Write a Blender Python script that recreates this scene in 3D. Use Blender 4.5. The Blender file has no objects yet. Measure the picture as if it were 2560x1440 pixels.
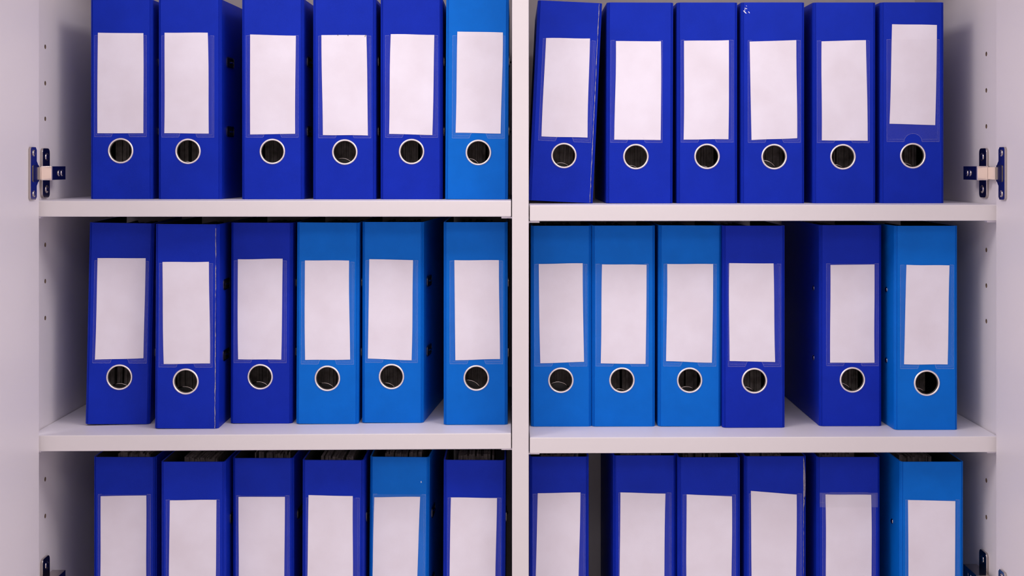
import bpy, math, random
from mathutils import Vector

random.seed(7)
scene = bpy.context.scene
C = scene.collection

# ------------------------------------------------------------------ camera
cam = bpy.data.cameras.new('camera')
cam.sensor_width = 36.0
cam.lens = 45.0
cam.shift_x = -0.00195
cam.shift_y = -0.1211
cam_ob = bpy.data.objects.new('camera', cam)
cam_ob.location = (0.0, -2.0, 1.5)
cam_ob.rotation_euler = (math.radians(90), 0, 0)
C.objects.link(cam_ob)
scene.camera = cam_ob

# ------------------------------------------------------------------ light
world = bpy.data.worlds.new('world')
world.use_nodes = True
scene.world = world
bg = world.node_tree.nodes['Background']
bg.inputs[0].default_value = (1.0, 0.93, 0.95, 1)
bg.inputs[1].default_value = 0.10

def area(name, loc, target, sx, sy, power, color):
    l = bpy.data.lights.new(name, 'AREA')
    l.shape = 'RECTANGLE'; l.size = sx; l.size_y = sy
    l.energy = power; l.color = color
    o = bpy.data.objects.new(name, l)
    o.location = loc
    o.rotation_euler = (Vector(target) - Vector(loc)).to_track_quat('-Z', 'Y').to_euler()
    C.objects.link(o)
for lx, near, far in ((-1, 36.0, 22.0), (0, 5.0, 21.0), (1, 36.0, 22.0)):
    area('ceiling_lamp', (lx * 1.50, -1.22, 2.84), (lx * 1.50, -1.22, 0.0), 1.2, 0.9, near, (1.0, 0.945, 0.96))
    area('ceiling_lamp', (lx * 2.10, -3.60, 2.84), (lx * 2.10, -3.60, 0.0), 1.2, 1.2, far, (1.0, 0.945, 0.96))

vs = scene.view_settings
vs.view_transform = 'Standard'; vs.look = 'None'; vs.gamma = 1.0
vs.use_curve_mapping = False
vs.exposure = -0.06

# ------------------------------------------------------------------ materials
def mat(name, color, rough=0.5, metal=0.0, spec=0.5, bump=0.0, bump_scale=800.0, vary=0.0, vary_scale=30.0, color2=None):
    m = bpy.data.materials.new(name); m.use_nodes = True
    nt = m.node_tree; b = nt.nodes['Principled BSDF']
    b.inputs['Base Color'].default_value = (*color, 1)
    b.inputs['Roughness'].default_value = rough
    b.inputs['Metallic'].default_value = metal
    b.inputs['Specular IOR Level'].default_value = spec
    tc = nt.nodes.new('ShaderNodeTexCoord')
    if vary:
        n = nt.nodes.new('ShaderNodeTexNoise'); n.inputs['Scale'].default_value = vary_scale
        n.inputs['Detail'].default_value = 3
        r = nt.nodes.new('ShaderNodeValToRGB')
        r.color_ramp.elements[0].position = 0.3; r.color_ramp.elements[1].position = 0.7
        c2 = color2 or tuple(min(1, c * (1 + vary)) for c in color)
        r.color_ramp.elements[0].color = (*[c * (1 - vary) for c in color], 1)
        r.color_ramp.elements[1].color = (*c2, 1)
        info = nt.nodes.new('ShaderNodeObjectInfo')
        add = nt.nodes.new('ShaderNodeVectorMath'); add.operation = 'ADD'
        mul = nt.nodes.new('ShaderNodeMath'); mul.operation = 'MULTIPLY'; mul.inputs[1].default_value = 40.0
        nt.links.new(info.outputs['Random'], mul.inputs[0])
        nt.links.new(tc.outputs['Object'], add.inputs[0]); nt.links.new(mul.outputs[0], add.inputs[1])
        nt.links.new(add.outputs[0], n.inputs['Vector'])
        nt.links.new(n.outputs['Fac'], r.inputs[0]); nt.links.new(r.outputs[0], b.inputs['Base Color'])
    if bump:
        n = nt.nodes.new('ShaderNodeTexNoise'); n.inputs['Scale'].default_value = bump_scale
        n.inputs['Detail'].default_value = 2
        bp = nt.nodes.new('ShaderNodeBump'); bp.inputs['Strength'].default_value = bump
        bp.inputs['Distance'].default_value = 0.0004
        nt.links.new(tc.outputs['Object'], n.inputs['Vector'])
        nt.links.new(n.outputs['Fac'], bp.inputs['Height']); nt.links.new(bp.outputs[0], b.inputs['Normal'])
    return m

def film(name, haze, gloss_rough=0.12, gloss=0.05):
    m = bpy.data.materials.new(name); m.use_nodes = True
    nt = m.node_tree; nt.nodes.clear()
    out = nt.nodes.new('ShaderNodeOutputMaterial')
    tr = nt.nodes.new('ShaderNodeBsdfTransparent'); tr.inputs[0].default_value = (1, 1, 1, 1)
    df = nt.nodes.new('ShaderNodeBsdfDiffuse'); df.inputs[0].default_value = (0.85, 0.82, 0.85, 1)
    gl = nt.nodes.new('ShaderNodeBsdfGlossy'); gl.inputs['Roughness'].default_value = gloss_rough
    m1 = nt.nodes.new('ShaderNodeMixShader'); m1.inputs[0].default_value = haze
    m2 = nt.nodes.new('ShaderNodeMixShader'); m2.inputs[0].default_value = gloss
    nt.links.new(tr.outputs[0], m1.inputs[1]); nt.links.new(df.outputs[0], m1.inputs[2])
    nt.links.new(m1.outputs[0], m2.inputs[1]); nt.links.new(gl.outputs[0], m2.inputs[2])
    nt.links.new(m2.outputs[0], out.inputs[0])
    return m

M = {
    'melamine': mat('white_melamine', (0.86, 0.80, 0.82), 0.42, bump=0.05, bump_scale=500),
    'shelf_board': mat('white_shelf_board', (0.88, 0.835, 0.89), 0.42, bump=0.05, bump_scale=500),
    'edging': mat('white_edging', (0.75, 0.70, 0.71), 0.35),
    'navy': mat('dark_blue_cover', (0.0045, 0.025, 0.42), 0.45, spec=0.12, bump=0.35, bump_scale=1400, vary=0.06, vary_scale=25),
    'sky': mat('light_blue_cover', (0.001, 0.148, 0.63), 0.45, spec=0.12, bump=0.35, bump_scale=1400, vary=0.05, vary_scale=25),
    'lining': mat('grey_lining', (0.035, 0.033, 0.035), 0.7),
    'card': mat('white_card', (0.84, 0.775, 0.85), 0.6, vary=0.03, vary_scale=17, color2=(0.88, 0.83, 0.92)),
    'paper': mat('filed_paper', (0.29, 0.25, 0.235), 0.9, vary=0.35, vary_scale=90),
    'ring': mat('satin_nickel', (0.95, 0.87, 0.83), 0.42, metal=1.0),
    'chrome': mat('nickel_dimmed', (0.50, 0.45, 0.42), 0.17, metal=1.0),  # nickel darkened, the dim reflections on the hinge plates put into its colour
    'nickel_lit': mat('hinge_nickel_lit', (0.92, 0.82, 0.76), 0.22, metal=1.0),  # same hinge nickel, lighter: room light painted into cap and links
    'dark_nickel': mat('dark_nickel', (0.22, 0.20, 0.20), 0.25, metal=1.0),
    'black': mat('black_and_slot_shade', (0.012, 0.011, 0.012), 0.5),
    'film': film('clear_film', 0.008, 0.12, 0.025),
    'weld': film('clear_film_weld', 0.075, 0.25, 0.04),
    'tape': film('clear_tape', 0.06, 0.25, 0.03),
    'board': mat('bare_board', (0.46, 0.40, 0.35), 0.9, vary=0.35, vary_scale=400),
    'hole': mat('drilled_board', (0.20, 0.13, 0.09), 0.9),
    'floor': mat('grey_floor', (0.60, 0.57, 0.57), 0.5, vary=0.08, vary_scale=6),
    'plaster': mat('wall_plaster', (0.78, 0.75, 0.75), 0.9, bump=0.1, bump_scale=200),
}

# ------------------------------------------------------------------ mesh helpers
class MB:
    def __init__(self): self.v = []; self.f = []; self.m = []; self.s = []
    def face(self, pts, mi=0, smooth=False):
        k = len(self.v); self.v += [tuple(p) for p in pts]
        self.f.append(tuple(range(k, k + len(pts)))); self.m.append(mi); self.s.append(smooth)
    def box(self, a, b, mi=0):
        x0, y0, z0 = a; x1, y1, z1 = b
        p = [(x0,y0,z0),(x1,y0,z0),(x1,y1,z0),(x0,y1,z0),(x0,y0,z1),(x1,y0,z1),(x1,y1,z1),(x0,y1,z1)]
        for q in ((0,3,2,1),(4,5,6,7),(0,1,5,4),(1,2,6,5),(2,3,7,6),(3,0,4,7)):
            self.face([p[i] for i in q], mi)
    def prism(self, poly, axis, a, b, mi=0):
        # poly: 2D outline in the two other axes (x: y,z / y: x,z), extruded along axis from a to b
        def P(p, t): return (t, p[0], p[1]) if axis == 'x' else (p[0], t, p[1]) if axis == 'y' else (p[0], p[1], t)
        n = len(poly)
        self.face([P(p, a) for p in poly], mi); self.face([P(p, b) for p in reversed(poly)], mi)
        for i in range(n):
            p, q = poly[i], poly[(i + 1) % n]
            self.face([P(p, a), P(p, b), P(q, b), P(q, a)], mi)
    def tube(self, pts, r, n=8, mi=0):
        pts = [Vector(p) for p in pts]; rings = []
        for i, p in enumerate(pts):
            d = (pts[min(i + 1, len(pts) - 1)] - pts[max(i - 1, 0)]).normalized()
            u = d.orthogonal().normalized() if i == 0 else (u - d * u.dot(d)).normalized()
            w = d.cross(u)
            rings.append([p + r * (math.cos(2*math.pi*k/n) * u + math.sin(2*math.pi*k/n) * w) for k in range(n)])
        for a, b in zip(rings, rings[1:]):
            for k in range(n): self.face([a[k], a[(k+1) % n], b[(k+1) % n], b[k]], mi, True)
        self.face(list(reversed(rings[0])), mi); self.face(rings[-1], mi)
    def lathe(self, prof, centre, axis, n=32, mi=0, closed=False):
        # prof: (radius, height along axis)
        cx, cy, cz = centre
        def P(r, h, k):
            a = 2 * math.pi * k / n; c, s = r * math.cos(a), r * math.sin(a)
            return (cx + h, cy + c, cz + s) if axis == 'x' else (cx + c, cy + h, cz + s) if axis == 'y' else (cx + c, cy + s, cz + h)
        seg = list(zip(prof, prof[1:] + (prof[:1] if closed else [])))
        for (r0, h0), (r1, h1) in seg:
            if (r0, h0) == (r1, h1): continue
            for k in range(n):
                q = [P(r0, h0, k), P(r1, h1, k), P(r1, h1, k + 1), P(r0, h0, k + 1)]
                if r0 < 1e-9: q = q[1:] if False else [q[0], q[1], q[2]]
                elif r1 < 1e-9: q = [q[0], q[1], q[3]]
                self.face(q, mi, True)
    def mesh(self, name, mats):
        me = bpy.data.meshes.new(name)
        # weld identical corners so that normals and smooth shading work
        idx = {}; verts = []; faces = []
        for f in self.f:
            g = []
            for i in f:
                k = tuple(round(c, 6) for c in self.v[i])
                if k not in idx: idx[k] = len(verts); verts.append(k)
                if not g or g[-1] != idx[k]: g.append(idx[k])
            if len(g) > 1 and g[0] == g[-1]: g.pop()
            faces.append(g)
        keep = [i for i, g in enumerate(faces) if len(set(g)) == len(g) >= 3]
        me.from_pydata(verts, [], [faces[i] for i in keep])
        for m in mats: me.materials.append(M[m])
        for p, i in zip(me.polygons, keep):
            p.material_index = self.m[i]; p.use_smooth = self.s[i]
        me.update()
        import bmesh
        bm = bmesh.new(); bm.from_mesh(me)
        bmesh.ops.recalc_face_normals(bm, faces=bm.faces)
        bm.to_mesh(me); bm.free()
        return me
    def build(self, name, mats, parent=None):
        return put(name, self.mesh(name, mats if isinstance(mats, (list, tuple)) else [mats]), parent)

def put(name, me, parent=None):
    o = bpy.data.objects.new(name, me); C.objects.link(o)
    if parent is not None: o.parent = parent
    return o
def bevel(o, w, seg=2):
    b = o.modifiers.new('soft_edge', 'BEVEL'); b.width = w; b.segments = seg; b.limit_method = 'ANGLE'
    for p in o.data.polygons: p.use_smooth = True
    try:
        n = o.modifiers.new('normals', 'WEIGHTED_NORMAL'); n.keep_sharp = True
    except Exception: pass
    return o
def empty(name, loc, rot=(0, 0, 0)):
    o = bpy.data.objects.new(name, None); o.empty_display_size = 0.05
    o.location = loc; o.rotation_euler = rot; C.objects.link(o); return o
def tag(o, label=None, cat=None, group=None, kind=None):
    if label: o['label'] = label
    if cat: o['category'] = cat
    if group: o['group'] = group
    if kind: o['kind'] = kind
    return o

# ------------------------------------------------------------------ room behind and under the cabinet
for nm, p, q, mt in (('floor', (-3, -5, -.1), (3, .5, 0), 'floor'), ('wall_back', (-3, .40, 0), (3, .5, 2.85), 'plaster'),
                     ('wall_left', (-3.1, -5, 0), (-3, .5, 2.85), 'plaster'), ('wall_right', (3, -5, 0), (3.1, .5, 2.85), 'plaster'),
                     ('wall_front', (-3.1, -5.1, 0), (3.1, -5, 2.85), 'plaster'), ('ceiling', (-3.1, -5.1, 2.85), (3.1, .5, 2.95), 'plaster')):
    b = MB(); b.box(p, q); tag(b.build(nm, mt), kind='structure')

# ------------------------------------------------------------------ cabinet
YF = -0.076          # front edge of shelves and panels
YB = 0.330           # front of the back panel
XW = 0.7295          # inner face of both side panels
TOP = 1.966
cabinet = empty('cabinet', (0, 0, 0))
tag(cabinet, 'white two-bay office cabinet with open doors, holding rows of blue binders', 'cabinet')

def side_panel(s, yh, zs):
    m = MB(); x = s * XW; xo = s * (XW + 0.022); z0, z1 = 0.0, TOP + 0.024; h = 0.007; r = 0.0036
    def q(ya, yb, za, zb): m.face([(x, ya, za), (x, yb, za), (x, yb, zb), (x, ya, zb)])
    q(YF, yh - h, z0, z1); q(yh + h, YB + 0.010, z0, z1)
    last = z0
    for z in sorted(zs):
        q(yh - h, yh + h, last, z - h); last = z + h
        n = 16
        cir = [(yh + r * math.cos(2*math.pi*(k+.5)/n), z + r * math.sin(2*math.pi*(k+.5)/n)) for k in range(n)]
        def sq(k):
            a = 2*math.pi*(k+.5)/n; c, d = math.cos(a), math.sin(a); t = h / max(abs(c), abs(d))
            return (yh + c * t, z + d * t)
        squ = [sq(k) for k in range(n)]
        xd = x + s * 0.010
        for k in range(n):
            a, b2 = cir[k], cir[(k+1) % n]; c, d = squ[k], squ[(k+1) % n]
            m.face([(x, *a), (x, *b2), (x, *d), (x, *c)])
            if k % 4 == 1:   # square corner between two sides
                pass
            m.face([(x, *a), (xd, *a), (xd, *b2), (x, *b2)], 1)
        m.face([(xd, *c) for c in cir], 1)
        for cy, cz in ((1, 1), (1, -1), (-1, 1), (-1, -1)):
            k = [i for i in range(n) if (math.cos(2*math.pi*(i+.5)/n) * cy > 0 and math.sin(2*math.pi*(i+.5)/n) * cz > 0)]
            near = sorted(k, key=lambda i: -(squ[i][0]-yh)*cy - (squ[i][1]-z)*cz)[:2]
            m.face([(x, yh + cy*h, z + cz*h), (x, *squ[near[0]]), (x, *squ[near[1]])])
    q(yh - h, yh + h, last, z1)
    y0, y1 = YF, YB + 0.010
    m.face([(x, y0, z0), (xo, y0, z0), (xo, y0, z1), (x, y0, z1)])
    m.face([(x, y1, z0), (xo, y1, z0), (xo, y1, z1), (x, y1, z1)])
    m.face([(xo, y0, z0), (xo, y1, z0), (xo, y1, z1), (xo, y0, z1)])
    m.face([(x, y0, z0), (xo, y0, z0), (xo, y1, z0), (x, y1, z0)])
    m.face([(x, y0, z1), (xo, y0, z1), (xo, y1, z1), (x, y1, z1)])
    return m.build('side_panel', ['melamine', 'hole'], cabinet)
side_panel(-1, -0.008, [1.6824, 1.6257, 1.5703, 1.3743, 1.3176, 1.2603, 1.0095, 0.9522])
side_panel(1, -0.023, [1.6699, 1.6137, 1.5581, 1.3672, 1.3122, 1.2572, 1.0113, 0.9545])

b = MB(); b.box((-XW - 0.022, YB, 0.06), (XW + 0.022, YB + 0.008, TOP + 0.02)); b.build('back_panel', 'melamine', cabinet)
b = MB(); b.box((-XW + .0002, YF, TOP), (XW - .0002, YB, TOP + 0.024)); bevel(b.build('top_panel', 'melamine', cabinet), .001)
b = MB(); b.box((-XW + .0002, YF, 0.08), (XW - .0002, YB, 0.104)); bevel(b.build('bottom_panel', 'melamine', cabinet), .001)
b = MB(); b.box((-XW + .0002, YF + 0.04, 0.0), (XW - .0002, YF + 0.06, 0.0798)); b.build('plinth', 'melamine', cabinet)
b = MB(); b.box((-0.0030, YF - 0.001, 0.1042), (0.0222, YB - .0002, TOP - .0002)); bevel(b.build('divider', 'edging', cabinet), .0012)

def shelf(x0, z0, x1, z1):
    t = 0.024; y0, y1 = YF, YB - 0.004; m = MB()
    p = [(x0,y0,z0-t),(x1,y0,z1-t),(x1,y1,z1-t),(x0,y1,z0-t),(x0,y0,z0),(x1,y0,z1),(x1,y1,z1),(x0,y1,z0)]
    for q in ((0,3,2,1),(4,5,6,7),(0,1,5,4),(1,2,6,5),(2,3,7,6),(3,0,4,7)): m.face([p[i] for i in q], 1 if q[0] in (0, 4) and q[1] in (3, 5) and q[2] in (2, 6) else 0)
    o = bevel(m.build('shelf', ['edging', 'shelf_board'], cabinet), 0.0016, 3)
    for x, z, s in ((x0, z0 - t, 1), (x1, z1 - t, -1)):
        for y in (YF + 0.012, YB - 0.05):
            m = MB(); e = x - s * 0.0012
            m.prism([(y - .005, z - .0027), (y + .005, z - .0027), (y + .005, z - .0003), (y - .005, z - .0003)], 'x', e, e + s * 0.016)
            m.lathe([(0, 0), (.0025, 0), (.0025, -s * 0.006), (0, -s * 0.006)], (e + s * .0005, y, z - .0015), 'x', 12)
            m.build('shelf_pin', 'card', o)
SHELF = {'TL': (-0.7285, 1.44469, -0.0042, 1.44469), 'TR': (0.0236, 1.43807, 0.7285, 1.43867),
         'ML': (-0.7285, 1.09167, -0.0042, 1.09535), 'MR': (0.0236, 1.08875, 0.7285, 1.09056),
         'BL': (-0.7285, 0.72780, -0.0042, 0.72780), 'BR': (0.0236, 0.72930, 0.7285, 0.72930)}
for k in SHELF: shelf(*SHELF[k])

DOOR_X = {-1: 0.7100, 1: 0.7207}
for s in (-1, 1):
    x = s * DOOR_X[s]
    b = MB(); b.box((min(x, x + s*.019), -0.790, 0.085), (max(x, x + s*.019), -0.0862, TOP + 0.02))
    o = bevel(b.build('door', 'melamine', cabinet), .001)

def rounded(y0, z0, y1, z1, r, n=4):
    out = []
    for cy, cz, a0 in ((y1 - r, z1 - r, 0), (y0 + r, z1 - r, 90), (y0 + r, z0 + r, 180), (y1 - r, z0 + r, 270)):
        for k in range(n + 1):
            a = math.radians(a0 + 90 * k / n); out.append((cy + r * math.cos(a), cz + r * math.sin(a)))
    return out
def screw(name_parent, x, s, y, z, r=0.0042):
    m = MB()
    m.lathe([(r, 0), (r * .92, s * .0009), (r * .55, s * .0016), (r * .42, s * .0016), (r * .3, s * .0006), (0, s * .0006)], (x, y, z), 'x', 16)
    for a in (0.6, 0.6 + math.pi / 2):
        c, d = math.cos(a) * r * .75, math.sin(a) * r * .75
        e, f = -math.sin(a) * r * .12, math.cos(a) * r * .12
        m.face([(x + s*.0017, y - c + e, z - d + f), (x + s*.0017, y + c + e, z + d + f), (x + s*.0017, y + c - e, z + d - f), (x + s*.0017, y - c - e, z - d - f)])
    m.build('screw', 'chrome', name_parent)
def hinge(s, zc, dy):
    # s = -1: on the left wall, its faces look towards +x
    i = -s                                   # inward
    w = s * XW; d = s * DOOR_X[s]
    h = empty('hinge', (0, 0, 0)); h.parent = cabinet
    # mounting plate on the side panel: two wings and a raised spine
    m = MB(); m.prism(rounded(-0.030 + dy, zc - 0.0385, 0.001 + dy, zc + 0.0385, 0.007), 'x', w + i*.0001, w + i * 0.0042)
    bevel(m.build('mounting_plate', 'chrome', h), 0.0009, 2)
    for z in (zc + 0.025, zc - 0.025): screw(h, w + i * 0.0042, i, -0.013 + dy, z, 0.0062)
    # hinge arm: a U channel standing off the plate
    x0, x1 = w + i * 0.0042, w + i * 0.0250
    ya, yb = -0.050 + dy, 0.011 + dy
    m = MB(); z0, z1, t = zc - 0.0105, zc + 0.0105, 0.0016
    m.prism([(x0, z0), (x1, z0), (x1, z1), (x0, z1), (x0, z1 - t), (x1 - i*t, z1 - t), (x1 - i*t, z0 + t), (x0, z0 + t)], 'y', ya + .004, yb)
    bevel(m.build('hinge_arm', 'chrome', h), 0.0004, 2)
    for y in (-0.006 + dy, -0.019 + dy): screw(h, x1 + i * 0.0001, i, y, zc, 0.0050)
    # front cap of the arm facing the room
    xa, xb = w + i * 0.0085, w + i * 0.0252
    m = MB(); m.box((min(xa, xb), ya, zc - 0.0108), (max(xa, xb), ya + 0.0035, zc + 0.0108))
    bevel(m.build('arm_cap', 'nickel_lit', h), 0.0008, 2)
    # links between arm and cup
    m = MB()
    m.prism([(d + i*.0010, -0.100), (d + i*.0066, -0.100), (w + i*.0092, ya - .0005), (w + i*.0060, ya - .0005)], 'z', zc - 0.0092, zc + 0.0092)
    m.build('hinge_link', 'nickel_lit', h)
    # cup flange on the door: long plate with a round bulge, and a dark raised plate painted as the cup's shaded recess
    R = 0.0225; cy = -0.1175
    out = []
    for k in range(13):
        a = math.radians(-62 + 124 * k / 12); out.append((cy + R * math.cos(a), zc + R * math.sin(a)))
    out += rounded(-0.129, zc - 0.0390, -0.1045, zc + 0.0390, 0.004)[0:10]
    out += rounded(-0.129, zc - 0.0390, -0.1045, zc + 0.0390, 0.004)[10:20]
    # order the outline: bulge lies on the far (cabinet) side
    top = [(-0.1045, zc + 0.026), (-0.1045, zc + 0.035), (-0.1085, zc + 0.039), (-0.126, zc + 0.039), (-0.129, zc + 0.036)]
    bot = [(y, 2 * zc - z) for y, z in reversed(top)]
    arc = [(cy + R * math.cos(math.radians(-55 + 110 * k / 12)), zc + R * math.sin(math.radians(-55 + 110 * k / 12))) for k in range(13)]
    m = MB(); m.prism(arc + top + bot, 'x', d + i*.0001, d + i * 0.0036)
    bevel(m.build('cup_flange', 'chrome', h), 0.0006, 2)
    m = MB(); m.prism(rounded(-0.121, zc - 0.0125, -0.0985, zc + 0.0125, 0.003), 'x', d + i*.0037, d + i * 0.0046)
    m.build('hinge_cup', 'dark_nickel', h)
    for z in (zc + 0.030, zc - 0.030): screw(h, d + i * 0.0036, i, -0.1165, z, 0.0050)
hinge(-1, 1.5 - 0.0140, 0.0)
hinge(1, 1.5 - 0.0140, -0.004)
hinge(-1, 1.5 - 0.6480, 0.0)
hinge(1, 1.5 - 0.6374, -0.004)

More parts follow.
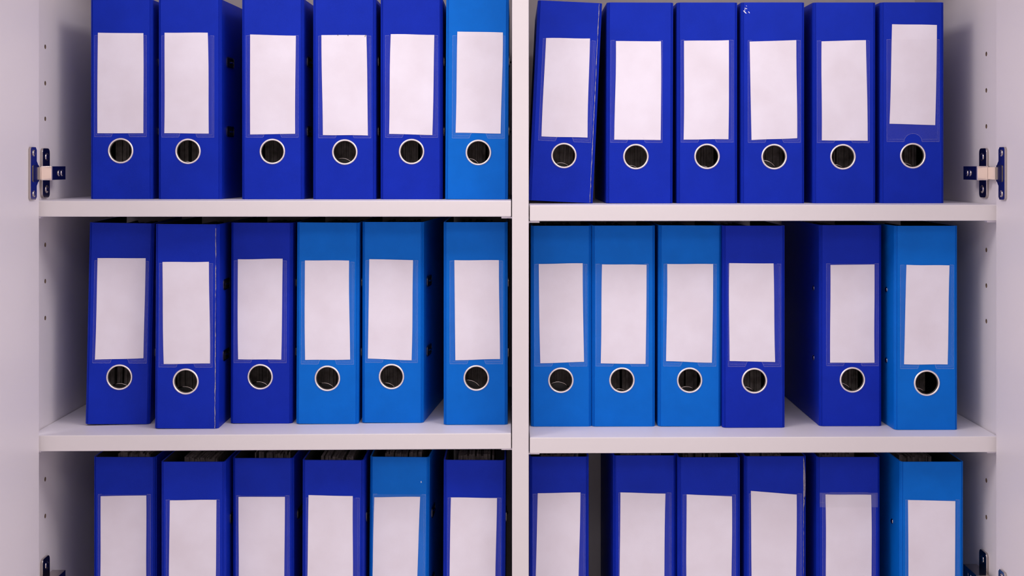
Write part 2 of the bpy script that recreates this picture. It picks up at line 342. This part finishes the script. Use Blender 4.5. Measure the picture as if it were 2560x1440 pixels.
# ------------------------------------------------------------------ binders
# row, cover, x, y, z of the base, half width of the flat spine, lean, yaw, flare of both covers, card corners, finger hole
BINDERS = [
    ('TL', 'navy', -0.6187, 0.0162, 1.4449, 0.0447, 0, 0, 0, 1, [(-0.0365, 0.2618), (0.035, 0.2611), (0.035, 0.1036), (-0.0373, 0.1036)], (-0.0008, 0.0759)),
    ('TL', 'navy', -0.5099, 0.0121, 1.4449, 0.0453, 0, 0, 0, 3, [(-0.0392, 0.2614), (0.0286, 0.2614), (0.0301, 0.1029), (-0.0396, 0.1035)], (-0.0025, 0.075)),
    ('TL', 'navy', -0.3784, 0.0064, 1.4449, 0.0442, 0, 0, 0, 1, [(-0.0351, 0.2581), (0.0366, 0.2561), (0.0354, 0.1025), (-0.0351, 0.1015)], (-0.0003, 0.0747)),
    ('TL', 'navy', -0.2658, 0.004, 1.4449, 0.0448, 0, 0, 0, 0.5, [(-0.0356, 0.2568), (0.0348, 0.2568), (0.0371, 0.0998), (-0.0333, 0.1005)], (0.0009, 0.0738)),
    ('TL', 'navy', -0.1606, 0.004, 1.4449, 0.0442, 0, 0, 0, 0, [(-0.0323, 0.2583), (0.0359, 0.2571), (0.0328, 0.1005), (-0.0348, 0.1022)], (0.0003, 0.0745)),
    ('TL', 'sky', -0.0584, -0.007, 1.4451, 0.0445, 0.3, 0, 0, 0, [(-0.0311, 0.2608), (0.0398, 0.2598), (0.037, 0.1024), (-0.033, 0.1035)], (0.0026, 0.0729)),
    ('TR', 'navy', 0.0732, 0.0072, 1.4408, 0.0461, 2.7, 0, 0, 0, [(-0.0349, 0.2553), (0.0339, 0.2578), (0.0373, 0.1025), (-0.0349, 0.101)], (0.0016, 0.0726)),
    ('TR', 'navy', 0.1966, 0.0032, 1.4387, 0.0476, 0.2, 0, 0, 0, [(-0.0379, 0.2536), (0.0325, 0.2533), (0.0325, 0.099), (-0.0401, 0.0994)], (-0.0061, 0.0728)),
    ('TR', 'navy', 0.3025, 0.0022, 1.4386, 0.0429, 0, 0, 0, 0, [(-0.0366, 0.2541), (0.0335, 0.255), (0.0328, 0.1002), (-0.0372, 0.0996)], (-0.0006, 0.0733)),
    ('TR', 'navy', 0.4049, 0.0012, 1.4386, 0.0453, 0, 0, 0, 0, [(-0.0366, 0.2527), (0.0363, 0.255), (0.0378, 0.1018), (-0.0336, 0.0989)], (0.0018, 0.0728)),
    ('TR', 'navy', 0.5173, 0.0029, 1.4387, 0.0448, 0, 0, 0, 0, [(-0.0362, 0.2531), (0.0332, 0.255), (0.0359, 0.0976), (-0.0357, 0.0983)], (-0.0026, 0.0725)),
    ('TR', 'navy', 0.6234, 0.0019, 1.4388, 0.0454, 0, 0, 0, 0, [(-0.0323, 0.2797), (0.0378, 0.2785), (0.0351, 0.122), (-0.0362, 0.1242)], (0.0003, 0.0741)),
    ('ML', 'navy', -0.6191, -0.0018, 1.0939, 0.0448, 1.2, 6, 0, 0, [(-0.0354, 0.2587), (0.0377, 0.2596), (0.0375, 0.1032), (-0.0361, 0.1007)], (0.0015, 0.0733)),
    ('ML', 'navy', -0.5039, -0.033, 1.0935, 0.0446, 0.3, 0, 0, 0, [(-0.0374, 0.2558), (0.0338, 0.2564), (0.0363, 0.1003), (-0.0347, 0.0991)], (-0.0009, 0.0723)),
    ('ML', 'navy', -0.396, 0.0037, 1.094, 0.0441, 0.2, 0, 0, 0, [(-0.037, 0.2568), (0.033, 0.2579), (0.0314, 0.1), (-0.0361, 0.1003)], (-0.0016, 0.0729)),
    ('ML', 'sky', -0.2917, -0.0029, 1.0946, 0.0443, 0.3, 0, 0, 0, [(-0.0357, 0.2548), (0.0331, 0.2549), (0.0356, 0.1005), (-0.0346, 0.0996)], (0.0002, 0.071)),
    ('ML', 'sky', -0.1899, 0.0029, 1.0951, 0.0438, 0.1, 0, 0, 5.5, [(-0.0369, 0.2559), (0.0315, 0.2545), (0.0295, 0.0979), (-0.0388, 0.1005)], (-0.0019, 0.0723)),
    ('ML', 'sky', -0.0596, -0.0138, 1.0956, 0.0453, 0, 0, 0, 0, [(-0.0329, 0.2552), (0.0362, 0.2552), (0.0379, 0.1019), (-0.0313, 0.1)], (0.0012, 0.0724)),
    ('MR', 'sky', 0.0739, 0.0033, 1.0892, 0.0432, 0, 0, 0, 0, [(-0.0351, 0.2543), (0.0336, 0.2555), (0.0357, 0.1013), (-0.0327, 0.0991)], (-0.0006, 0.0724)),
    ('MR', 'sky', 0.1714, 0.0021, 1.0895, 0.045, 0, 0, 0, 0, [(-0.0338, 0.2535), (0.0359, 0.2529), (0.0343, 0.0979), (-0.0357, 0.0989)], (-0.0026, 0.0724)),
    ('MR', 'sky', 0.2746, 0.0008, 1.0899, 0.045, 0.2, 0, 0, 0, [(-0.036, 0.2537), (0.0357, 0.2539), (0.0343, 0.0997), (-0.0373, 0.1019)], (-0.0003, 0.0721)),
    ('MR', 'navy', 0.3732, -0.0095, 1.09, 0.0442, 0, 0, 0, 0, [(-0.0386, 0.2559), (0.0303, 0.2554), (0.0327, 0.1022), (-0.038, 0.1038)], (0.0006, 0.073)),
    ('MR', 'navy', 0.5264, 0.0004, 1.0904, 0.0444, 0, 0, 0, 0, [(-0.0319, 0.2518), (0.0368, 0.2527), (0.0368, 0.0992), (-0.0325, 0.0992)], (0.0025, 0.0723)),
    ('MR', 'sky', 0.6351, -0.0287, 1.0907, 0.0444, 0, 0, 1.5, 0, [(-0.0308, 0.2541), (0.0354, 0.2532), (0.0325, 0.1007), (-0.0345, 0.101)], (0.0006, 0.0721)),
    ('BL', 'navy', -0.6083, -0.0005, 0.728, 0.0447, 0, 0, 0, 1, [(-0.0372, 0.2531), (0.0341, 0.2543), (0.0345, 0.0975), (-0.0383, 0.0963)], (0.0, 0.0745)),
    ('BL', 'navy', -0.4935, -0.0322, 0.728, 0.0452, 0, 0, 0, 1, [(-0.0354, 0.255), (0.0362, 0.2558), (0.0345, 0.1015), (-0.0371, 0.1007)], (0.0, 0.0745)),
    ('BL', 'navy', -0.3907, -0.0076, 0.728, 0.0433, 0, 0, 0, 1, [(-0.038, 0.254), (0.0342, 0.254), (0.0331, 0.0977), (-0.038, 0.0977)], (0.0, 0.0745)),
    ('BL', 'navy', -0.2805, -0.0221, 0.7282, 0.0433, 0.2, 0, 0, 0, [(-0.0378, 0.2602), (0.0305, 0.2589), (0.0311, 0.1038), (-0.0395, 0.1051)], (0.0, 0.0745)),
    ('BL', 'sky', -0.1809, -0.0016, 0.7284, 0.0422, 0.5, 0, 0, 3, [(-0.0393, 0.2511), (0.0322, 0.2524), (0.0277, 0.0956), (-0.0414, 0.0943)], (0.0, 0.0745)),
    ('BL', 'navy', -0.0623, -0.0221, 0.7283, 0.0436, 0.3, 0, 0, 0, [(-0.0365, 0.2564), (0.0347, 0.2558), (0.0327, 0.1007), (-0.0383, 0.1012)], (0.0, 0.0745)),
    ('BR', 'navy', 0.0702, -0.0044, 0.7295, 0.0421, 0, 0, 0, 0, [(-0.0332, 0.2573), (0.0334, 0.2586), (0.0299, 0.1021), (-0.0372, 0.1008)], (0.0, 0.0745)),
    ('BR', 'navy', 0.2048, 0.0038, 0.7295, 0.0451, 0, 0, 0, 0, [(-0.0382, 0.2565), (0.0322, 0.2545), (0.0303, 0.0973), (-0.0399, 0.0993)], (0.0, 0.0745)),
    ('BR', 'navy', 0.3037, -0.0085, 0.7295, 0.0442, 0, 0, 0, 0, [(-0.0351, 0.2566), (0.0353, 0.2534), (0.0343, 0.0972), (-0.0351, 0.1004)], (0.0, 0.0745)),
    ('BR', 'navy', 0.4081, -0.0016, 0.7295, 0.044, 0, 0, 0, 0, [(-0.0384, 0.2603), (0.0331, 0.2544), (0.0319, 0.0976), (-0.0369, 0.1035)], (0.0, 0.0745)),
    ('BR', 'navy', 0.5211, -0.0071, 0.7295, 0.045, 0, 0, 0, 0, [(-0.0362, 0.2561), (0.0348, 0.2556), (0.0354, 0.0993), (-0.0359, 0.0998)], (0.0, 0.0745)),
    ('BR', 'sky', 0.6408, -0.0387, 0.7295, 0.0444, 0, 0, 1, 0, [(-0.0373, 0.2557), (0.0352, 0.254), (0.0344, 0.1002), (-0.0365, 0.1018)], (0.0, 0.0745)),
]

H = 0.314            # height of a cover
L = 0.285            # depth of a cover
DX, DY, T = 0.0045, 0.0065, 0.0025
RO, RI = 0.0203, 0.0172
R3 = lambda v: v

GROUP = {'TL': 'binders on the upper left shelf', 'TR': 'binders on the upper right shelf',
         'ML': 'binders on the middle left shelf', 'MR': 'binders on the middle right shelf',
         'BL': 'binders on the bottom left shelf', 'BR': 'binders on the bottom right shelf'}
LABELS = [
 'dark blue binder next to the left cabinet wall, upper left shelf',
 'dark blue binder showing its right cover with two metal ring slots, upper left shelf',
 'dark blue binder just past the one showing two ring slots, upper left shelf',
 'dark blue binder with ink specks along its card top, upper left shelf',
 'dark blue binder touching the light blue one, upper left shelf',
 'light blue binder against the central divider, upper left shelf',
 'leaning dark blue binder with worn spine edge, by divider, upper right shelf',
 'upright dark blue binder next to the leaning one, upper right shelf',
 'dark blue binder just before the scuffed one, third from the divider, upper right shelf',
 'dark blue binder with white scuffs on its top corner, upper right shelf',
 'dark blue binder between the scuffed one and the raised card one, upper right shelf',
 'dark blue binder whose white card sticks up out of its pocket, upper right shelf',
 'slightly tilted dark blue binder next to the left cabinet wall, middle left shelf',
 'dark blue binder with a worn white line down its spine edge, middle left shelf',
 'dark blue binder touching a light blue one, middle left shelf',
 'light blue binder touching the dark blue ones, middle left shelf',
 'light blue binder showing its right cover with two ring slots, middle left shelf',
 'light blue binder standing apart against the central divider, middle left shelf',
 'light blue binder against the central divider, middle right shelf',
 'light blue binder in the middle of three, middle right shelf',
 'light blue binder touching a dark blue one, middle right shelf',
 'dark blue binder touching the row of three light blue ones, middle right shelf',
 'dark blue binder past the wide gap, middle right shelf',
 'light blue binder next to the right cabinet wall, middle right shelf',
 'dark blue binder next to the left cabinet wall, bottom left shelf',
 'dark blue binder pulled forward, second from the cabinet wall, bottom left shelf',
 'dark blue binder third from the left cabinet wall, bottom left shelf',
 'dark blue binder touching the light blue one, bottom left shelf',
 'light blue binder with a white speck on its spine, bottom left shelf',
 'dark blue binder against the central divider, bottom left shelf',
 'dark blue binder against the central divider, before the gap, bottom right shelf',
 'dark blue binder just past the gap showing the back panel, bottom right shelf',
 'dark blue binder before the one with a torn edge, bottom right shelf',
 'dark blue binder with a torn pale spine edge at its top, bottom right shelf',
 'dark blue binder with clear tape across its card top, bottom right shelf',
 'light blue binder next to the right cabinet wall, bottom right shelf',
]

def cover_mesh(hw, fL, fR, hole):
    s = hw + DX
    tl, tr = math.tan(math.radians(fL)), math.tan(math.radians(fR))
    def side(sg, t, rear):
        # from the flat spine edge backwards; shallow creases either side of the bevel strip
        pts = [(sg * (hw + x), y) for x, y in ((0, 0), (.0004, .0013), (.0012, .0015), (.0016, .0008), (.0029, .0021),
               (.0033, .0038), (.0040, .0040), (DX, .0052))] + [
               (sg * (s + (0.10) * t), DY + 0.10), (sg * (s + rear * t), rear)]
        return pts
    out = list(reversed(side(-1, tl, L))) + side(1, tr, L)
    n = len(out)
    # inner outline by offsetting along averaged normals
    inn = []
    for i, p in enumerate(out):
        a = Vector(out[max(i - 1, 0)]); c = Vector(out[min(i + 1, n - 1)]); d = (c - a).normalized()
        nrm = Vector((-d.y, d.x))
        q = Vector(p) + nrm * T
        inn.append((q.x, q.y))
    half = n // 2
    inn[half - 1] = (-hw, T); inn[half] = (hw, T)
    m = MB()
    for i in range(n - 1):
        a, b2, c, d = out[i], out[i + 1], inn[i], inn[i + 1]
        m.face([(*a, H), (*b2, H), (*d, H), (*c, H)]); m.face([(*a, 0), (*b2, 0), (*d, 0), (*c, 0)])
        if i == half - 1: continue
        m.face([(*a, 0), (*b2, 0), (*b2, H), (*a, H)]); m.face([(*c, 0), (*d, 0), (*d, H), (*c, H)], 1)
    for i in (0, n - 1):
        m.face([(*out[i], 0), (*inn[i], 0), (*inn[i], H), (*out[i], H)])
    # spine with the finger hole
    rx, rz = hole; r = RI + 0.0012; g = 0.024; N = 32
    for y, mi in ((0.0, 0), (T, 1)):
        def q(xa, xb, za, zb): m.face([(xa, y, za), (xb, y, za), (xb, y, zb), (xa, y, zb)], mi)
        q(-hw, hw, 0, rz - g); q(-hw, hw, rz + g, H); q(-hw, rx - g, rz - g, rz + g); q(rx + g, hw, rz - g, rz + g)
        for k in range(N):
            aa = [2 * math.pi * (k + e) / N for e in (0, 1)]
            ci = [(rx + r * math.cos(a), y, rz + r * math.sin(a)) for a in aa]
            sq = []
            for a in aa:
                t = g / max(abs(math.cos(a)), abs(math.sin(a)))
                sq.append((rx + t * math.cos(a), y, rz + t * math.sin(a)))
            m.face([ci[0], ci[1], sq[1], sq[0]], mi)
    for k in range(N):
        a, b2 = 2 * math.pi * k / N, 2 * math.pi * (k + 1) / N
        m.face([(rx + r*math.cos(a), 0, rz + r*math.sin(a)), (rx + r*math.cos(b2), 0, rz + r*math.sin(b2)),
                (rx + r*math.cos(b2), T, rz + r*math.sin(b2)), (rx + r*math.cos(a), T, rz + r*math.sin(a))], 1)
    return m

rm = MB()
rm.lathe([(RI, 0.0042), (RI, -0.0004), (RI + .0006, -0.0013), (RI + .0014, -0.0017), (RO - .0009, -0.0014), (RO - .0002, -0.0007), (RO, -0.00005),
          (RI + .0010, -0.00005), (RI + .0010, 0.0042)], (0, 0, 0), 'y', 48, closed=True)
RING = rm.mesh('finger_ring', ['ring'])
def slot_mesh():
    m = MB(); o = rounded(-0.021, -0.0085, 0.021, 0.0085, 0.006); q = rounded(-0.0185, -0.006, 0.0185, 0.006, 0.0045)
    n = len(o)
    for k in range(n):
        j = (k + 1) % n
        m.face([(0.0012, *o[k]), (0.0012, *o[j]), (0.0016, *q[j]), (0.0016, *q[k])], 0)
        m.face([(0.00005, *o[k]), (0.00005, *o[j]), (0.0012, *o[j]), (0.0012, *o[k])], 0)
        m.face([(0.0016, *q[k]), (0.0016, *q[j]), (0.0003, *q[j]), (0.0003, *q[k])], 1)
    m.face([(0.0003, *p) for p in q], 1)  # closed black floor, painted as the shade inside an open slot
    pts = [(-0.004 + 0.0065 * math.sin(math.radians(a)), 0.006 + 0.009 * math.cos(math.radians(a)), 0.0) for a in range(20, 161, 14)]
    m.tube(pts, 0.0016, 8, 2)
    return m.mesh('ring_slot', ['dark_nickel', 'black', 'chrome'])
SLOT = slot_mesh()
rv = MB(); rv.lathe([(0.0042, 0.00005), (0.0040, 0.0006), (0.0028, 0.0013), (0.0013, 0.0016), (0.0, 0.0016)], (0, 0, 0), 'x', 20)
RIVET = rv.mesh('rivet', ['chrome'])

def paper(hw, seed, front):
    rnd = random.Random(seed); m = MB()
    x = -hw + 0.012 + rnd.random() * .006; end = hw - 0.010 - rnd.random() * .012
    while x < end:
        w = 0.0012 + rnd.random() * 0.0035
        if x + w > end: break
        if rnd.random() > .07:
            f = front + rnd.random() * 0.006; t = 0.302 + rnd.random() * 0.006
            m.box((x, f, 0.010), (x + w * .9, f + 0.185, t))
        x += w
    return m
def lever(hw, seed):
    # dark base plate with the two rings on the left board, and the lever whose rim shows through the finger hole
    rnd = random.Random(seed); m = MB()
    xb = -hw + 0.001
    m.box((xb - .0015, 0.035, 0.040), (xb, 0.075, 0.250), 1)
    for z in (0.107, 0.218):
        pts = [(xb + 0.004 + 0.036 * math.sin(math.radians(a)) * 1.0, 0.034 - 0.014 * math.cos(math.radians(a)), z) for a in range(0, 181, 15)]
        m.tube(pts, 0.0014, 8)
    cx = rnd.uniform(-0.014, -0.001); cz = rnd.uniform(0.036, 0.046); R = rnd.uniform(0.017, 0.022)
    arc = [(cx + R * math.cos(math.radians(a)), 0.022, cz + R * math.sin(math.radians(a))) for a in range(-10, 191, 12)]
    m.tube(arc, 0.0009, 8)
    m.prism([(p[0], p[2]) for p in [(cx + (R-.001) * math.cos(math.radians(a)), 0, cz + (R-.001) * math.sin(math.radians(a))) for a in range(-10, 191, 12)]], 'y', 0.0225, 0.0245, 1)
    return m

def card_mesh(q, seed):
    rnd = random.Random(seed); out = []
    n = 6
    for e in range(4):
        a, b2 = Vector(q[e]), Vector(q[(e + 1) % 4]); d = (b2 - a); nn = Vector((-d.y, d.x)).normalized()
        bow = rnd.uniform(-0.0006, 0.0006) * (1.0 if e % 2 else 0.4); w2 = rnd.uniform(-0.0003, 0.0003)
        for k in range(n):
            t = k / n; out.append(tuple(a + d * t + nn * (bow * math.sin(math.pi * t) + w2 * math.sin(2 * math.pi * t))))
    m = MB(); m.prism(out, 'y', -0.0007, -0.0003)
    return m

def pocket_mesh(hw, hole, lower=False, round_notch=False):
    rx, rz = hole
    x0, x1 = max(-hw + .0015, rx - 0.0410), min(hw - .0015, rx + 0.0410)
    zt, zb = rz + 0.1815, rz + 0.0222
    if round_notch:
        notch = [(rx - 0.0140 * math.cos(math.radians(a)), zb + 0.0125 * math.sin(math.radians(a))) for a in range(0, 181, 15)]
    else:
        notch = [(rx - 0.0150, zb), (rx - 0.0142, zb + .0008), (rx - 0.0122, zb + 0.0062), (rx - 0.0105, zb + 0.0078),
                 (rx + 0.0105, zb + 0.0078), (rx + 0.0122, zb + 0.0062), (rx + 0.0142, zb + .0008), (rx + 0.0150, zb)]
    m = MB(); yf = -0.0011
    poly = [(x0, zt), (x0, zb)] + notch + [(x1, zb), (x1, zt)]
    m.face([(x, yf, z) for x, z in poly], 0)
    def strip(a, b2, w, mi=1, y=-0.0013):
        a, b2 = Vector(a), Vector(b2); d = (b2 - a).normalized(); nn = Vector((-d.y, d.x)) * w / 2
        m.face([(*(a + nn).to_tuple()[:1], y, (a + nn)[1]), ((b2 + nn)[0], y, (b2 + nn)[1]), ((b2 - nn)[0], y, (b2 - nn)[1]), ((a - nn)[0], y, (a - nn)[1])], mi)
    e = 0.0026
    strip((x0, zt), (x0, zb), .0006); strip((x1, zt), (x1, zb), .0006)
    strip((x1 - e, zt - .003), (x1 - e, zb + .004), .0004)
    strip((x0, zb), (notch[0][0], zb), .0009); strip((notch[-1][0], zb), (x1, zb), .0009)
    strip((x0 + .003, zb + .0036), (notch[2][0] - .002, zb + .0036), .0005); strip((notch[-3][0] + .002, zb + .0036), (x1 - .003, zb + .0036), .0005)
    for a, b2 in zip(notch, notch[1:]):
        if abs(a[1] - b2[1]) > 1e-4 and not (not round_notch and abs(a[0] - b2[0]) > .004): strip(a, b2, .0009)
    strip((x0 - .0003, zt), (x0 + .006, zt + .0004), .0008); strip((x1 + .0003, zt), (x1 - .006, zt + .0004), .0008)
    return m

def worn_strip(x, z0, z1, w0, seed, n=60, wide_top=False):
    # ragged strip of bare board where the cover paper has rubbed through
    rnd = random.Random(seed); m = MB(); rows = []
    for k in range(n + 1):
        t = k / n; z = z0 + (z1 - z0) * t
        w = w0 * (0.35 + 0.9 * rnd.random())
        if wide_top and t > .62: w += 0.0034 * math.sin(math.pi * (t - .62) / .38) ** .7
        if rnd.random() < .10: w *= .25
        j = rnd.uniform(-.0003, .0003)
        rows.append((x + j - (0 if wide_top else w / 2), x + j + (w if wide_top else w / 2), z))
    for a, b2 in zip(rows, rows[1:]):
        def yy(xx): return -0.0002 + max(0.0, xx - x) * (0.6 if wide_top else 0.3)
        m.face([(a[0], yy(a[0]), a[2]), (a[1], yy(a[1]), a[2]), (b2[1], yy(b2[1]), b2[2]), (b2[0], yy(b2[0]), b2[2])])
    return m

for n, (row, col, bx, by, bz, hw, lean, yaw, fL, fR, card, hole) in enumerate(BINDERS):
    root = empty('binder', (bx, by, bz), (0, math.radians(lean), math.radians(yaw)))
    tag(root, LABELS[n], 'binder', GROUP[row])
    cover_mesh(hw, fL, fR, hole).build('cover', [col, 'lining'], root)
    o = put('finger_ring', RING, root); o.location = (hole[0], 0, hole[1])
    pocket_mesh(hw, hole, round_notch=(n == 11)).build('label_pocket', ['film', 'weld'], root)
    card_mesh(card, 100 + n).build('label_card', 'card', root)
    tag(paper(hw, n, 0.058 + 0.006 * (n % 3)).build('paper_stack', 'paper', root), kind='stuff')
    lever(hw, 50 + n).build('lever_arch', ['chrome', 'black'], root)
    sides = []
    if row[1] == 'L': sides = [1]
    elif n in (22, 23, 35): sides = [-1]
    elif n == 6: sides = [1]
    for s in sides:
        f = fR if s > 0 else fL; t = math.tan(math.radians(f))
        for z in (0.107, 0.218):
            y = 0.050 if s > 0 else 0.040
            o = put('ring_slot', SLOT, root) if s > 0 else put('rivet', RIVET, root)
            o.location = (s * (hw + DX + y * t + .0001), y, z - (0 if s > 0 else .006))
            o.rotation_euler = (0, 0, -math.radians(f) if s > 0 else math.pi + math.radians(f))
    if n == 6: tag(worn_strip(hw - .0004, 0.001, H - .001, .0009, 1).build('worn_edge', 'board', root), 'pale bare board worn through along the spine edge')
    if n == 13: tag(worn_strip(hw - .0004, 0.001, H - .006, .0009, 2).build('worn_edge', 'board', root), 'pale bare board worn through along the spine edge')
    if n == 33: tag(worn_strip(hw - .0004, 0.10, H - .002, .0006, 3, wide_top=True).build('worn_edge', 'board', root), 'pale torn strip along the spine edge')
    if n == 9:
        m = MB()
        for (x, z, w, h, a) in ((-.0425, .3045, .0050, .0012, -.25), (-.0440, .2990, .0075, .0018, -.75), (-.0375, .2985, .0040, .0012, -.9), (-.0415, .3085, .0020, .0008, -.8), (-.0440, .3022, .002, .0014, -1.2)):
            c, d = math.cos(a), math.sin(a)
            pts = [(-.5, 0), (-.2, .5), (.25, .35), (.5, .05), (.3, -.45), (-.25, -.4)]
            m.face([(x + px*w*c - pz*h*d, -.0002, z + px*w*d + pz*h*c) for px, pz in pts])
        tag(m.build('scuff_mark', 'card', root), 'white scuff marks')
    if n == 28:
        m = MB(); m.face([(.0335 + a, -.0002, .2755 + b2) for a, b2 in ((-.0006, .0012), (.0004, .0014), (.0009, -.001), (-.0005, -.0014))])
        tag(m.build('scuff_mark', 'card', root), 'small white speck')
    if n == 3:
        m = MB()
        for x, z in ((-.010, .2567), (.006, .2562), (.0335, .2566), (.0328, .2548)):
            m.face([(x + a, -.0009, z + b2) for a, b2 in ((-.0004, .0012), (.0004, .0010), (.0005, -.0006), (-.0003, -.0010))])
        tag(m.build('ink_speck', 'black', root), 'dark specks at the card top')
    if n == 34:
        m = MB()
        def q(x0, x1, z0, z1, y): m.face([(x0, y, z0), (x1, y, z0), (x1, y, z1), (x0, y, z1)])
        q(-.0455, .0450, .2365, .2590, -.0016)
        q(-.0455, -.0335, .2435, .2442, -.0018); q(-.0340, -.0330, .2370, .2585, -.0018)
        q(.0355, .0362, .2400, .2580, -.0018); q(-.030, .030, .2590, .2598, -.0018)
        m.build('clear_tape', 'tape', root)
